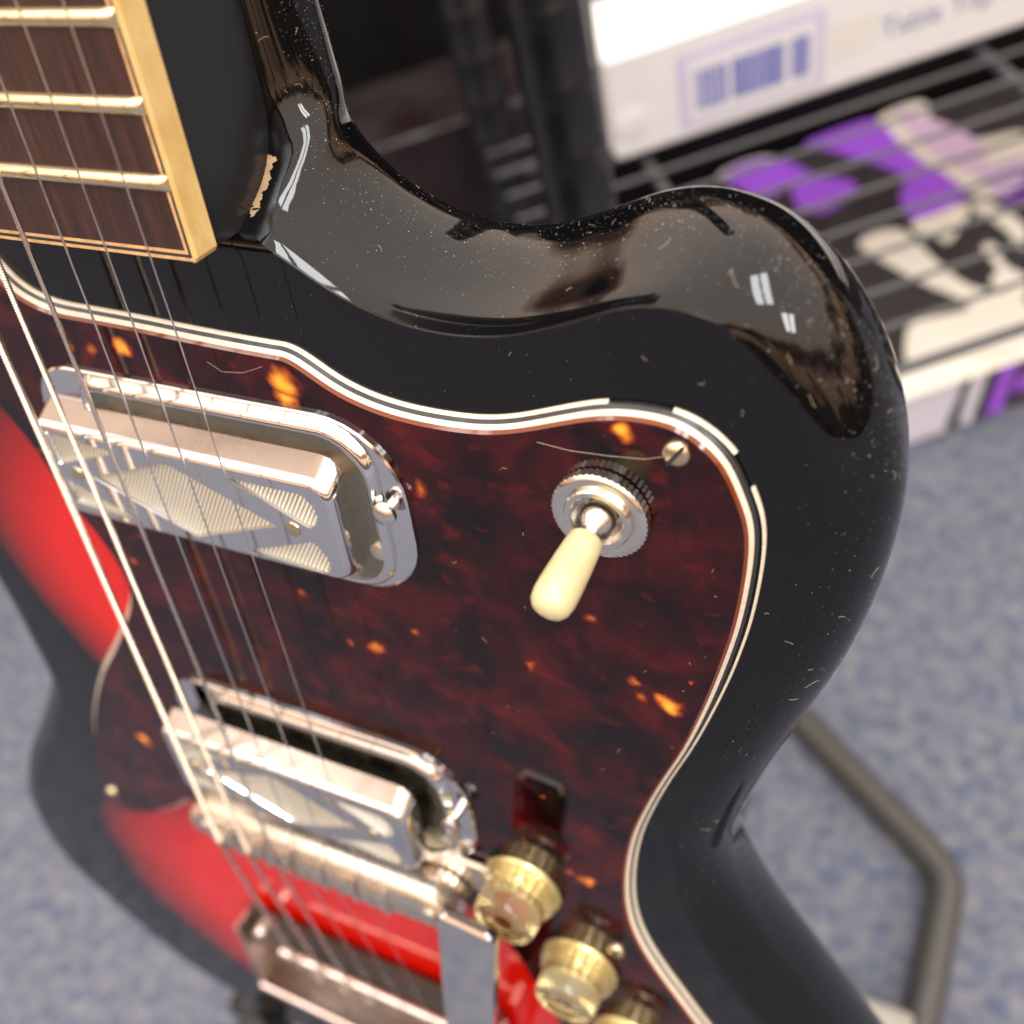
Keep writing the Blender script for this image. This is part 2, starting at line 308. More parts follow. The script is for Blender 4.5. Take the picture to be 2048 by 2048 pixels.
# ------------------------------------------------------------------ wire shelving behind the guitar
SD=Vector((.7915,.6112,0)); ND=Vector((-.6112,.7915,0))
SHM=Matrix.Translation(Vector((-1,233,0))*MM) @ Matrix((( SD.x,ND.x,0,0),(SD.y,ND.y,0,0),(0,0,1,0),(0,0,0,1)))
def at_shelf(o): o.matrix_world=SHM; return o
rack=at_shelf(empty('wire_shelf')); tag(rack,'black wire shelving unit with ringed round posts behind the guitar','shelf')
def post(x,y):
    prof=[(12.7,0)]; z=14.2
    while z<640:
        prof+=[(12.7,z-1.3),(13.15,z-.6),(13.15,z+.6),(12.7,z+1.3)]; z+=25.4
    prof+=[(12.7,640),(0.001,644)]
    B().lathe(prof,(x,y,0),n=28).make('post','rackpost',rack,50)
DECK=240.
for x in (0,905):
    for y in (0,230): post(x,y)
for i in range(11):
    y=-14+23.2*i
    B().tube([(-8,y,DECK-2.6),(450,y,DECK-2.6),(912,y,DECK-2.6)],1.3,8).make('deck_wire','rackwire',rack)
for i,xx in enumerate((74,271,468,665,862)):
    B().tube([(xx,-14,DECK-8.4),(xx,230,DECK-8.4)],3,8).make('cross_wire','rackwire',rack)
for y in (-17,233):
    B().tube([(-8,y,DECK-30),(912,y,DECK-30)],3,8).make('edge_rail','rackwire',rack)
# carton standing on the deck
bx=at_shelf(empty('carton')); tag(bx,'long white carton with a blue barcode label on the wire shelf','box')
B().box(55.5,640,163,226,DECK+.2,DECK+62,3.2).make('carton_body','whitecard',bx,30)
b=B(); b.lathe([(9.5,0),(9.5,.5),(7.5,.9),(.001,.9)],(66,163.3,DECK+22),(0,-1,0),24); b.make('thumb_notch','whitecard',bx)
zb=DECK
def slab(name,x0,x1,z0,z1,y,m,par): return B().box(x0,x1,y-.25,y,z0,z1).make(name,m,par,False)
lab=empty('barcode_label',bx)
slab('label_frame',93,175,zb+7.5,zb+50,162.95,'lavender',lab)
slab('label_panel',99,170,zb+11,zb+45.5,162.65,'whitecard',lab)
xx=103.; random.seed(11)
while xx<165.5:
    wdt=random.choice((.7,.7,1.3,1.3,2.0,2.6))
    hh=15 if (xx<119 or 124<xx<126) else 16.5
    if not(119.5<xx<122.5) and not (152<xx<154): slab('bar',xx,xx+wdt,zb+16.5,zb+39.5,162.35,'barblue',lab)
    xx+=wdt+random.choice((.5,.8,.8,1.2))
for k in range(8): slab('fine_print',178,203,zb+30-k*2.6+8,zb+31.1-k*2.6+8,162.95,'paleink',bx)
def text(body,size,m,par,mw,ext=.0002):
    cu=bpy.data.curves.new('t','FONT'); cu.body=body; cu.size=size*MM; cu.extrude=ext; cu.resolution_u=2
    t=bpy.data.objects.new('t',cu); COL.objects.link(t); bpy.context.view_layer.update()
    me=bpy.data.meshes.new_from_object(t.evaluated_get(bpy.context.evaluated_depsgraph_get())); bpy.data.objects.remove(t)
    me.materials.clear(); me.materials.append(M[m]); o=bpy.data.objects.new('lettering',me); COL.objects.link(o); o.parent=par; o.matrix_local=mw; return o
text('Table Top Music',15.5,'greyink',bx,Matrix.Translation((207*MM,162.8*MM,(zb+22)*MM)) @ Matrix.Rotation(R(90),4,'X'))
# bulky printed pack standing on the floor under the deck
pk=at_shelf(empty('printed_pack')); tag(pk,'black film pack with purple and cream print under the wire shelf','package')
b=B(); zt=65.; fr=.4
loops=[]
for z,i in ((0,6),(4,1.5),(14,0),(46,-1.5),(58,0),(63,3),(zt,9)): loops.append(rr(178+i,620-i,91+i,360-i,14,5,z))
b.loft(loops); b.make('pack_body','blackfilm',pk,60)
for k,ps in PRINT.items():
    for p in ps:
        P=spline(p,6); z=zt+.5+{'cream':0,'purple':.35,'lilac':.7}[k]
        b=B(); b.loft([[(q.x,q.y,z-.3) for q in P],[(q.x,q.y,z) for q in P]]); b.make(k+'_print',{'cream':'creamprint'}.get(k,k),pk,False)
for k in range(6):
    B().box(345,398-k*3,212+k*9,215+k*9,zt+1.3,zt+1.5).make('fine_print','purple',pk,False)
def fpatch(pts,m,name,y=90.0):
    P=pts; b=B(); b.loft([[(x,y,z) for x,z in P],[(x,y-.5,z) for x,z in P]]); b.make(name,m,pk,False)
fpatch([(190,4),(236,5),(243,40),(244,55),(190,55)],'whitefilm','white_print')
fpatch([(247,6),(256,5),(262,56),(251,56)],'whitefilm','white_stripe')
fpatch([(266,6),(278,5),(283,56),(271,56)],'purple','purple_stripe')
fpatch([(284,20),(340,20),(340,56),(288,56)],'purple','purple_panel',90.4)
b=B()
P=[(183,86,56),(230,85,57.5),(300,86,57),(400,87,58),(400,95,66.8),(300,96,66.6),(240,97,66.9),(183,98,66.8)]
b.loft([P,[(x,y+.6,z+.7) for x,y,z in P]]); b.make('film_fold','creamprint',pk,60)
# dark furniture closing the view behind the shelf
cs=at_shelf(empty('equipment_case')); tag(cs,'tall black vinyl equipment case standing behind the wire shelf','case')
B().box(-900,1500,374,800,0,640,8).make('case_body','case',cs,30)
mr=at_shelf(empty('maroon_carton')); tag(mr,'dark maroon carton standing on the floor between the wire shelf and the black case','box')
B().box(-150,70,285,368,0,225,2).make('carton_body','maroon',mr,30)
# ------------------------------------------------------------------ guitar stand
st=empty('guitar_stand'); tag(st,'dark grey tubular guitar stand on the blue carpet','stand')
def bent(P,step=4): return [tuple(q) for q in spline(P,step,False)]
def leg(sx):
    P=[(sx*30,252,12),(sx*60,231,12),(sx*92,208,12),(sx*150,168,12),(sx*172,153,12),(sx*179.5,146,12),(sx*182.5,138,12),(sx*183,120,12),(sx*182.5,80,12),(sx*181,20,12),(sx*180,-30,12)]
    if sx<0: P=[(x*.80 if y<150 else x*(.80+.2*(y-150)/102),y,z) for x,y,z in P]
    o=B().tube(bent(P),8.4,16).make('leg','stand',st)
    q=P[-1]; B().tube([(q[0],q[1]+22,12),(q[0],q[1]-18,12),(q[0],q[1]-21,12)],[11.5,11.5,8],16).make('rubber_foot','rubber',o)
    return o
leg(1); leg(-1)
o=B().box(150,178,42,71,4,25,3).make('clamp','greyplastic',st,30)
B().tube(bent([(0,262,14),(0,240,200),(0,250,500)]),9,16).make('upright','stand',st)
B().tube([(-34,252,12),(34,252,12)],9,16).make('rear_bar','stand',st)
for sx in (-1,1):
    B().tube(bent([(sx*8,205,96),(sx*70,160,92),(sx*80,60,98),(sx*80,-44,104),(sx*80,-56,124)]),7.5,14).make('cradle_arm','rubber',st)
B().tube([(-8,246,98),(-8,205,96),(8,205,96),(8,246,98)],7,12).make('yoke','stand',st)
# ------------------------------------------------------------------ the guitar: x across, y along the neck, z out of the top, origin at the bridge saddles
GM=Matrix(((0.99997,-0.00724,-0.00198),(0,0.26413,-0.96449),(0.0075,0.96446,0.26413))).to_4x4()
gt=empty('electric_guitar'); gt.matrix_world=Matrix.Translation((0,0,HB*MM)) @ GM
tag(gt,'red and black sunburst electric guitar with tortoiseshell pickguard and two chrome pickups','guitar')
# body ---------------------------------------------------------------
W=[(34,300),(34,280),(34,262),(34,245),(34.3,230),(35,215),(36.5,204),(39.2,196),(43.5,190),(49.5,185.2),(57.5,181.8),(66,180.4),(76,181.2),(86,184.6),(95,188.2),(103,189.8),(110,189.5),(118,187.2),(125.7,181.6),(132,173.8),(136.7,165),(139.6,156),(141,147),(140.9,138),(139.3,124),(135.8,108),(130.3,91),(124.3,73),(119.2,55),(116.8,43),(117.3,31),(121,17),(129,0),(141,-19),(154,-39),(168,-62),(177,-88),(179,-115),(171,-143),(152,-164),(120,-178),(80,-186),(30,-189),(-30,-187),(-79,-181),(-116,-170),(-148,-141),(-168,-110),(-167,-70),(-153,-42),(-132,-14),(-114,11),(-107.5,23),(-106,42),(-106,67),(-112,95),(-120,125),(-123,150),(-119,180),(-105,200),(-85,207),(-62,201),(-46,192),(-37,198),(-35,215),(-34,245),(-34,300)]
WP=spline(W,1.6); NW=smooth_list(normals(WP),6); NW=[v.normalized() for v in NW]; nW=len(WP)
def lerp(a,b,t): t=max(0,min(1,t)); t=t*t*(3-2*t); return a+(b-a)*t
NB=10; NA=22
# section of the carved edge: a steep lip, a hollow, then the rounded rim (distance out, depth)
CARVE=[(0,0),(.75,-1.3),(1.55,-3.3),(2.35,-6.0),(3.35,-9.2),(4.6,-12.6),(5.95,-16.2),(7.2,-20.2),(8,-24.5)]
CV=[(q.x/8,q.y/24.5) for q in spline([(u_,z_,0) for u_,z_ in CARVE],.4,False)]
def carve(t):
    f=t*(len(CV)-1); k=min(int(f),len(CV)-2); f-=k
    return CV[k][0]+(CV[k+1][0]-CV[k][0])*f, CV[k][1]+(CV[k+1][1]-CV[k][1])*f
HEEL=((186,42.8,177.2,0,-24.5,1),(190,34.6,182.0,0,-24.5,1),(191.8,30.5,184.1,0,-24.5,1),(192.8,27.9,184.9,-3,-24.5,.8),(196,27.6,187.0,-9,-24.8,.5),(200,27.6,190.5,-13,-25.3,.2),(205,27.6,196,-16,-26,0),(212,27.6,206,-16.2,-26.5,0),(232,27.6,231,-16.2,-26.5,0),(400,27.6,399,-16.2,-26.5,0))
prof=[]
for p,n in zip(WP,NW):
    wt=0.
    if p.y>150 and p.x>0: wt=lerp(1,0,(p.x-98)/28)
    c=6 if p.x>0 else 8
    D=n*-10.5; top=0.; zw=-10.5*math.cos(R(c))/(1-math.sin(R(c)))
    if 0<p.x<48.6 and p.y>186:     # cutaway running up into the neck heel
        for q0,q1 in zip(HEEL,HEEL[1:]):
            if q0[0]<=p.y<=q1[0]:
                t=(p.y-q0[0])/(q1[0]-q0[0]); q=[a_+(b_-a_)*t for a_,b_ in zip(q0,q1)]
        D=Vector((q[1]-p.x,q[2]-p.y,0)); top=q[3]; wt=q[5]; zw=q[4] if wt<.5 else zw
        if p.y>200: zw=q[4]
    if p.y>196 and -60<p.x<0: top=-15.5; zw=-26; D=n*-6.5
    prof.append((c,D,top,zw,wt))
topc=smooth_list([q[2] for q in prof],3); cc=[q[0] for q in prof]; DD=smooth_list([q[1] for q in prof],5); ZW=smooth_list([q[3] for q in prof],6); WT=smooth_list([q[4] for q in prof],10)
def body_pt(i,k):
    c=R(cc[i]); top=topc[i]; p=WP[i]; n=NW[i]; w_=WT[i]; zw=ZW[i]*(1-w_)-24.5*w_
    q=p-n*2.5*w_; D=p+DD[i]-q
    if k<=NA:
        th=c+(PI/2-c)*k/NA; s0=(1-math.sin(th))/(1-math.sin(c)); h0=(math.cos(c)-math.cos(th))/math.cos(c)
        u_,h1=carve(k/NA); s1=1-u_; h1=-h1
        s_=s0*(1-w_)+s1*w_; h=h0*(1-w_)+h1*w_
        return (q.x+D.x*s_,q.y+D.y*s_,top+(zw-top)*h)
    t=(k-NA)/NB*PI/2; off=-(15-4*w_)*(1-math.cos(t)); z=zw-max(4,zw+36)*math.sin(t)
    return (q.x+n.x*off,q.y+n.y*off,z)
NB=10
rings=[[body_pt(i,k) for i in range(nW)] for k in range(NA+NB+1)]
b=B(); b.loft(rings,False,True)
cap=[Vector((x,y,0)) for x,y,z in rings[0]]
k0=len(b.v); b.v+=[(x,y,z) for x,y,z in rings[0]]; b.f+=[tuple(k0+i for i in t) for t in tessellate_polygon([cap])]
lip=[i for i in range(nW) if WT[i]>.12 and WP[i].x>28 and topc[i]>-.3]
lp_=[(rings[0][i][0],rings[0][i][1],rings[0][i][2]-.08) for i in lip]
b.tube(lp_,[.26*min(1,(WT[i]-.1)/.4) for i in lip],8)
body=b.make('body','body',gt,50)
# lacquer worn through to bare wood where the heel meets the cutaway
random.seed(21); wv=B()
for i in range(nW):
    if not(0<WP[i].x<46 and 188<WP[i].y<206): continue
    for k in range(NA):
        Q=[Vector(rings[k+a_][(i+c_)%nW]) for a_,c_ in ((0,0),(0,1),(1,1),(1,0))]
        if Q[0].x<27 or Q[0].x>33: continue
        n_=(Q[1]-Q[0]).cross(Q[2]-Q[0]).normalized(); n_=n_ if n_.z>0 else -n_
        bl=lambda u,v:Q[0].lerp(Q[1],u).lerp(Q[3].lerp(Q[2],u),v)
        for uu in range(9):
            for vv in range(6):
                q=[bl(u/9,v/6) for u,v in ((uu,vv),(uu+1,vv),(uu+1,vv+1),(uu,vv+1))]; m_=sum(q,Vector())/4
                wob=.45*math.sin(m_.y*2.1)+.3*math.sin(m_.y*5.3+1)+.2*math.sin(m_.z*7.7)+random.uniform(-.05,.05)
                if 28.15<m_.x<30.1+wob*.7 and 185.5+wob<m_.y<192.4+wob: wv.add([p_+n_*.05 for p_ in q],[(0,1,2,3)])
wv.make('worn_patch','barewood',body,60)
def surf(i,k):
    i0=int(i)%nW; k0=int(k); k0=max(0,min(NA+NB-1,k0)); fi=i-int(i); fk=k-k0
    P=[Vector(rings[k0+a][(i0+c)%nW]) for a,c in ((0,0),(0,1),(1,0),(1,1))]
    p=P[0].lerp(P[1],fi).lerp(P[2].lerp(P[3],fi),fk); n=(P[1]-P[0]).cross(P[2]-P[0]).normalized()
    q=Vector((WP[i0].x,WP[i0].y,-14)); out=p-(q-NW[i0]*12)
    return p,(n if n.dot(out)>0 else -n)
# dust and lint lying on the lacquer
random.seed(3); db=B(); fb=B()
iv=[i for i in range(nW) if WP[i].x>30 and WP[i].y>20]
def flake(p,n,s):
    t=n.orthogonal().normalized(); t.rotate(Matrix.Rotation(random.random()*6.3,3,n)); u=n.cross(t)
    k=random.uniform(.35,1); db.add([p+t*s,p+u*s*k,p-t*s*random.uniform(.5,1),p-u*s*k*.7,p+n*s*.45],[(0,1,4),(1,2,4),(2,3,4),(3,0,4)])
def fibre(p,n,L,r):
    t=n.orthogonal().normalized(); t.rotate(Matrix.Rotation(random.random()*6.3,3,n)); path=[]; q=p+n*r; bend=random.uniform(-.5,.5)
    for k in range(6):
        path.append(q.copy()); t.rotate(Matrix.Rotation(bend+random.uniform(-.5,.5),3,n)); q=q+t*L/5
    fb.tube(path,r,4)
for _ in range(5200):
    i=random.choice(iv); hy=WP[i].y>150
    k=min(NA+3.9,max(0,random.gauss(18,4.5))) if hy and random.random()<.8 else random.uniform(0,NA+2)
    if not hy and random.random()<.75: continue
    p,n=surf(i+random.random(),k); flake(p,n,random.choice((.04,.045,.055,.065,.10))*random.uniform(.7,1.3))
for _ in range(46):
    i=random.choice(iv); p,n=surf(i+random.random(),random.uniform(3,NA+2)); fibre(p,n,random.uniform(.8,3.2),.022)
UPV=Vector((0,0,1))
def inside(x,y,P):
    c=False; n=len(P)
    for i in range(n):
        a,b=P[i],P[i-1]
        if (a.y>y)!=(b.y>y) and x<(b.x-a.x)*(y-a.y)/(b.y-a.y)+a.x: c=not c
    return c
# pickguard: four plies with a wide bevel ------------------------------
GP=spline(GUARD,1.1); SM=smooth_list(GP,14); GP=[b_.lerp(a_,min(1,(a_-Vector((33,163.8,0))).length/6)) for a_,b_ in zip(SM,smooth_list(GP,3))]; GN=[v.normalized() for v in smooth_list(normals(GP),3)]; nG=len(GP)
def gpt(i,t): 
    i%=nG; z=.3+2.6*t; return (GP[i].x-GN[i].x*2.4*t,GP[i].y-GN[i].y*2.4*t,z)
top=[gpt(i,1) for i in range(nG)]
b=B(); b.loft([[gpt(i,.74) for i in range(nG)],[gpt(i,.97) for i in range(nG)]],False,False); AMB=b
b=B(); b.v+=[gpt(i,.97) for i in range(nG)]; b.f+=[tuple(t) for t in tessellate_polygon([[Vector(gpt(i,.97)) for i in range(nG)]])]
for k in range(nG): b.v[k]=(b.v[k][0],b.v[k][1],2.84)
pg=b.make('pickguard','tort',gt,30)
AMB.make('amber_edge','amber',pg,30)
b=B(); b.loft([[gpt(i,.45) for i in range(nG)],[gpt(i,.74) for i in range(nG)]],False,False); b.make('cream_ply','cream',pg,30)
b=B(); b.loft([[gpt(i,.20) for i in range(nG)],[gpt(i,.45) for i in range(nG)]],False,False); b.make('black_ply','blackply',pg,30)
b=B(); b.loft([[ (gpt(i,.2)[0],gpt(i,.2)[1],.02) for i in range(nG)],[gpt(i,.21) for i in range(nG)]],False,False); b.make('black_ply_edge','blackply',pg,30)
# outermost cream ply, broken away in places round the horn
gaps=[((97,163),(107.5,163.3)),((117.3,155.8),(119.6,150.2))]
gone=[False]*nG
for a,c in gaps:
    ia=min(range(nG),key=lambda i:(GP[i].x-a[0])**2+(GP[i].y-a[1])**2); ic=min(range(nG),key=lambda i:(GP[i].x-c[0])**2+(GP[i].y-c[1])**2)
    if ia>ic: ia,ic=ic,ia
    for i in range(ia,ic): gone[i]=True
def push(i):   # the loose ply stands off a little round the horn
    p=GP[i%nG]; return .55*max(0,min(1,(p.x-108)/9))*max(0,min(1,(p.y-70)/40))
b=B(); i0=next(i for i in range(nG) if gone[i-1] and not gone[i]); run=[]
def flush():
    if len(run)>1:
        loops=[]
        for i in run:
            n=GN[i%nG]; q=push(i)
            f=lambda t,z:(GP[i%nG].x-n.x*(2.4*t-q),GP[i%nG].y-n.y*(2.4*t-q),z)
            loops.append([f(0,.03),f(.0,.42),f(.05,.62),f(.2,.86),f(.25,.03)])
        b.loft(loops)
for k in range(nG+1):
    i=i0+k
    if k==nG or gone[i%nG]:
        flush(); run=[]
    else: run.append(i)
flush(); b.make('outer_cream_ply','cream',pg,50)
for x,y,a in ((108.2,156.5,.95),(-93.3,-26.8,.3),(91.6,-3.2,1.2)):
    b=B(); r=2.35; h=1.5; b.lathe([(r,0),(r,h*.35),(r*.86,h*.75),(r*.5,h),(.001,h*1.04)],(x,y,2.85),n=28)
    o=b.make('screw','brass',pg,40)
    d=Vector((math.cos(a),math.sin(a),0)); nn=Vector((-d.y,d.x,0)); c=Vector((x,y,2.85)); q=[c+d*2.2+nn*.32,c-d*2.2+nn*.32,c-d*2.2-nn*.32,c+d*2.2-nn*.32]
    b.loft([[tuple(p+Vector((0,0,.9))) for p in q],[tuple(p+Vector((0,0,1.62))) for p in q]])
    o.data.materials.append(M['dark']); n0=len(o.data.polygons)
    bpy.data.objects.remove(o); o=b.make('screw','brass',pg,40); o.data.materials.append(M['dark'])
    for pl in o.data.polygons[n0:]: pl.material_index=1
# dust on the flat top and guard
GI=[Vector(p) for p in top]; CI=[Vector(p) for p in rings[0]]
for _ in range(900):
    x,y=random.uniform(20,132),random.uniform(30,180)
    if random.random()>.25+.75*max(0,(y-110)/70): continue
    g_=inside(x,y,GI)
    if g_ and random.random()<.55: continue
    if not g_ and (not inside(x,y,CI) or inside(x,y,GP)): continue
    flake(Vector((x,y,2.85 if g_ else .01)),UPV,random.choice((.03,.035,.045,.06,.08)))
for _ in range(34):
    x,y=random.uniform(60,128),random.uniform(70,176); g_=inside(x,y,GI)
    if not g_ and (not inside(x,y,CI) or inside(x,y,GP)): continue
    fibre(Vector((x,y,2.87 if g_ else .02)),UPV,random.uniform(.5,1.8),.02)
fb.tube([(84,153.6,2.95),(90,153.2,3.1),(97,153.5,3.0),(103,154.2,3.1),(106.5,155.6,3.2)],.03,5)
fb.tube([(15.5,158.5,2.95),(19,157,3.3),(24,157.5,3.2),(29,159.5,3.0)],.025,5)
o=db.make('dust_specks','dust',body,False); o['kind']='stuff'
o=fb.make('lint_fibres','fibre',body,40); o['kind']='stuff'
# neck and fretboard ---------------------------------------------------
NS=28.2
b=B(); sec=[(-NS,5.6),(-NS,-16.2),(-NS+5,-21),(NS-5,-21),(NS+.0,-16.2),(NS,5.6)]
b.loft([[(x,y,z) for x,z in sec] for y in (183.6,330)]); neck=b.make('neck','neck',gt,20)
b=B(); b.box(-27.4,27.3,185.5,331,5.6,11); fbd=b.make('fretboard','rose',gt,False)
L_=[('cream_line',27.3,27.85,184.95,'purf'),('black_line',27.85,28.45,184.6,'blackply')]
b=B(); b.box(27.3,27.9,184.9,330,5.7,11.01).box(-27.4,27.3,184.9,185.5,5.7,11.01); b.make('cream_line','purf',fbd,False)
b=B(); b.box(27.9,28.5,184.3,330,5.7,11.0).box(-27.4,27.9,184.3,184.9,5.7,11.0); b.make('black_line','blackply',fbd,False)
b=B(); b.box(-27.4,28.5,183.7,184.3,5.7,11.01); b.make('end_line','purf',fbd,False)
b=B(); pr=[(28.5,5.65),(29.4,5.75),(29.4,10.7),(29.1,11.02),(28.5,11.02)]
b.loft([[(x if k or x<29 else x-.6,y,z) for x,z in pr] for k,y in ((0,183.5),(1,184.4),(1,330))]); b.make('binding','bind',fbd,25)
for y in (220.9,208.6,196.8,233.6,246.9):
    b=B(); rows=[]
    for x,h in ((-27.4,1.25),(26.2,1.25),(27.6,1.0),(28.4,.35)):
        rows.append([(x,y-1.4,11.0),(x,y-1.3,11+h*.35),(x,y-.75,11+h*.8),(x,y-.3,11+h),(x,y+.3,11+h),(x,y+.75,11+h*.8),(x,y+1.3,11+h*.35),(x,y+1.4,11.0)])
    b.loft(rows); b.make('fret','fret',fbd,60)
# pickups --------------------------------------------------------------
def pickup(dy,dz):
    Y=lambda y:y+dy
    ring=B(); 
    ring.loft([rr(-36.4,55.6,Y(109.2),Y(151.4),(17,12,12,15),8,2.86),rr(-36.4,55.6,Y(109.2),Y(151.4),(17,12,12,15),8,3.5),rr(-36,55.2,Y(109.6),Y(151.0),(17,12,12,15),8,3.8)],False,False)
    # flange, risen rim and the hollow the cover sits in
    ring.loft([rr(-36,55.2,Y(109.6),Y(151.0),(17,12,12,15),8,3.8),rr(-22,50.2,Y(110.2),Y(150.8),(11,5,5,9),8,3.82),rr(-21.6,49.8,Y(110.8),Y(149.6),(10,5,5,9),8,5.0),rr(-21,49.2,Y(111.6),Y(148.5),(10,5,5,9),8,5.6),rr(-20.4,48.6,Y(112.2),Y(147.9),(10,5,5,9),8,5.5),rr(-20.2,48.4,Y(112.4),Y(147.7),(10,5,5,9),8,4.9)],False,False)
    po=ring.make('pickup','chrome',gt,40)
    B().loft([rr(-20.2,48.4,Y(112.4),Y(147.7),(10,5,5,9),8,4.6),rr(-20.2,48.4,Y(112.4),Y(147.7),(10,5,5,9),8,4.9)]).make('base_plate','dullfloor',po,30)
    x0,x1,y0,y1=-33.7,43.2,Y(115.8),Y(140.5); zt=10.4+dz; z0=3.2+dz
    rad=(5,2.2,2.2,4.5)
    B().box(x0+3,x1-3,y0+3,y1-3,3.0,zt-2).make('coil','dark',po,False)
    b=B(); 
    def lp(i,z,s=0): return rr(x0+i,x1-i,y0+i-s,y1-i+s,tuple(max(.3,r-i) for r in rad),6,z)
    zk=4.5+dz; b.loft([lp(.3,zk-.6,2.6),lp(0,zk,2.9),lp(0,zt-1.3,.25),lp(.22,zt-.65,.05),lp(.65,zt-.22),lp(1.3,zt)],False,False)
    holes=[]
    H=[[(-21.4,128.4),(2.9,137.2),(28.1,127.0),(4.7,118.2)],
       [(-30.6,138.6),(-12.0,137.0),(-11.8,136.3),(-30.2,129.9)],
       [(-30.4,126.2),(-12.8,118.9),(-13.2,118.2),(-30.2,119.2)],
       [(18.2,136.9),(36.6,137.0),(38.9,134.2),(39.0,130.9),(36.3,128.4)],
       [(17.8,118.1),(36.3,125.3),(38.9,121.5),(38.7,118.2),(36.8,116.9)]]
    def rnd(P):
        out=[]
        for i in range(len(P)):
            p=Vector(P[i]); a=(Vector(P[i-1])-p); c=(Vector(P[(i+1)%len(P)])-p)
            k=min(.9,.35*a.length,.35*c.length); A=p+a.normalized()*k; C=p+c.normalized()*k
            for t in (0,.33,.67,1): out.append(A*(1-t)**2+p*2*t*(1-t)+C*t*t)
        return [(q.x,Y(q.y)) for q in out]
    holes=[rnd(h) for h in H]
    outer=lp(1.3,zt); polys=[[Vector(p) for p in outer]]+[[Vector((x,y,zt)) for x,y in h] for h in holes]
    k=len(b.v); b.v+=[tuple(p) for P in polys for p in P]; b.f+=[tuple(k+i for i in t) for t in tessellate_polygon(polys)]
    for h in holes:
        c=Vector((sum(p[0] for p in h)/len(h),sum(p[1] for p in h)/len(h)))
        sh=lambda q,s:[(c.x+(x-c.x)*s,c.y+(y-c.y)*s,q) for x,y in h]
        b.loft([sh(zt,1),sh(zt-.15,.992),sh(zt-1.0,.972)],False,False)
    cover=b.make('cover','chrome',po,32); cover.data.materials.append(M['dustsheen'])
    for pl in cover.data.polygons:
        if pl.normal.y>.8 and pl.center.z<(zt-1.2)*MM: pl.material_index=1  # only faces turned to the neck take the painted-in reflection tone
    for h in holes:
        c=Vector((sum(p[0] for p in h)/len(h),sum(p[1] for p in h)/len(h)))
        q=[(c.x+(x-c.x)*.985,c.y+(y-c.y)*.985) for x,y in h]
        B().loft([[(x,y,zt-1.3) for x,y in q],[(x,y,zt-.85) for x,y in q]]).make('inlay','inlay',po,False)
    for x,y in ((32.0,127.3),(-25.6,128.3)):
        B().lathe([(1.75,-.4),(1.75,.18),(1.45,.34),(.001,.36)],(x,Y(y),zt),n=24).make('rivet','brass',po,40)
    B().lathe([(1.3,-4),(1.3,1.2),(2.5,1.3),(2.5,2.2),(2.0,2.7),(1.0,3.0),(.001,3.05)],(51.9,Y(133.0),4.6+dz*.4),n=24).make('height_screw','nickel',po,40)
    B().lathe([(2.1,0),(2.1,1.4),(1.2,1.8),(.001,1.9)],(47.6,Y(121.5),3.9),n=18).make('spring','nickel',po,40)
    return po
pickup(0,0); pickup(-96.2,4.2)
# strings --------------------------------------------------------------
def sx_(i,y): return (i-3.5)/5*(52-16*y/640)
def hs(y): return 17-2.0*y/200
gauge={1:.80,2:.64,3:.50,4:.21,5:.18,6:.15}
for i in range(1,7):
    r=gauge[i]; path=[]; rad=[]
    if i<=3:
        pitch={1:.62,2:.52,3:.42}[i]; y=262.; k=0
        while y>0: path.append((sx_(i,y),y,hs(y))); rad.append(r*(1.06 if k%2 else .80)); y-=pitch/2; k+=1
    else:
        for y in range(262,0,-8): path.append((sx_(i,y),y,hs(y))); rad.append(r)
    path.append((sx_(i,0),0,17.0)); rad.append(r)
    xe=-25+ (i-1)*10.6
    for t in (.25,.5,.75,1): path.append((sx_(i,0)*(1-t)+xe*t,-79*t,17-6.4*t)); rad.append(r)
    path+=[(xe,-82.5,10.4),(xe+.3,-86,8.2),(xe+.8,-100,5.0)]; rad+=[r,r,r]
    B().tube(path,rad,8).make('string','wound' if i<=3 else 'steel',gt,60)
# bridge ---------------------------------------------------------------
b=B(); sec=[(-9,6.5),(-9.4,11.5),(-7.5,13.6),(-4,14.6),(4,14.6),(7,13),(8.4,10.5),(8.6,6.5)]
b.loft([[(x,y*(.55 if k==0 else 1),z) for y,z in sec] for k,x in ((0,-38.5),(1,-33),(1,40),(1,44.5),(0,46.8))]); br=b.make('bridge','warmnickel',gt,35)
b=B(); b.box(-30,61.5,3.4,16.2,3.0,5.2,.9); b.make('foot_plate','warmnickel',br,30)
for i in range(1,7):
    x=sx_(i,0); b=B(); prof=[(-7.2,12.6),(-6.6,14.6),(-4.4,15.9),(0,16.7),(3.2,16.0),(5.6,14.6),(5.9,12.8)]
    hw=(4.1,4.5,3.9,4.3,4.6,4.2)[i-1]; b.loft([[(xx,y*(.9 if abs(xx-x)>3.9 else 1),z-(.5 if abs(xx-x)>3.9 else 0)) for y,z in prof] for xx in (x-hw,x-hw+.6,x-.6,x,x+.6,x+hw-.6,x+hw)]); sd_=b.make('saddle','warmnickel',br,35)
    B().tube([(x-.0,-9.6,11.6),(x,-12.6,11.6)],1.5,12).make('saddle_screw','nickel',br,35)
for x in (-32,43.5):
    b=B(); n=60; z0=5.6
    def kn(r,z): return [((r+(.22 if i%2 else 0))*math.cos(2*PI*i/n)+x,(r+(.22 if i%2 else 0))*math.sin(2*PI*i/n)+1.5,z) for i in range(n)]
    b.loft([kn(7.6,z0),kn(8.2,z0+.4),kn(8.2,z0+2.6),kn(7.4,z0+3.1)]); b.lathe([(2.4,z0),(2.4,15.2),(2.0,15.6),(.001,15.7)],(x,1.5,0),n=20); b.make('thumbwheel','warmnickel',br,30)
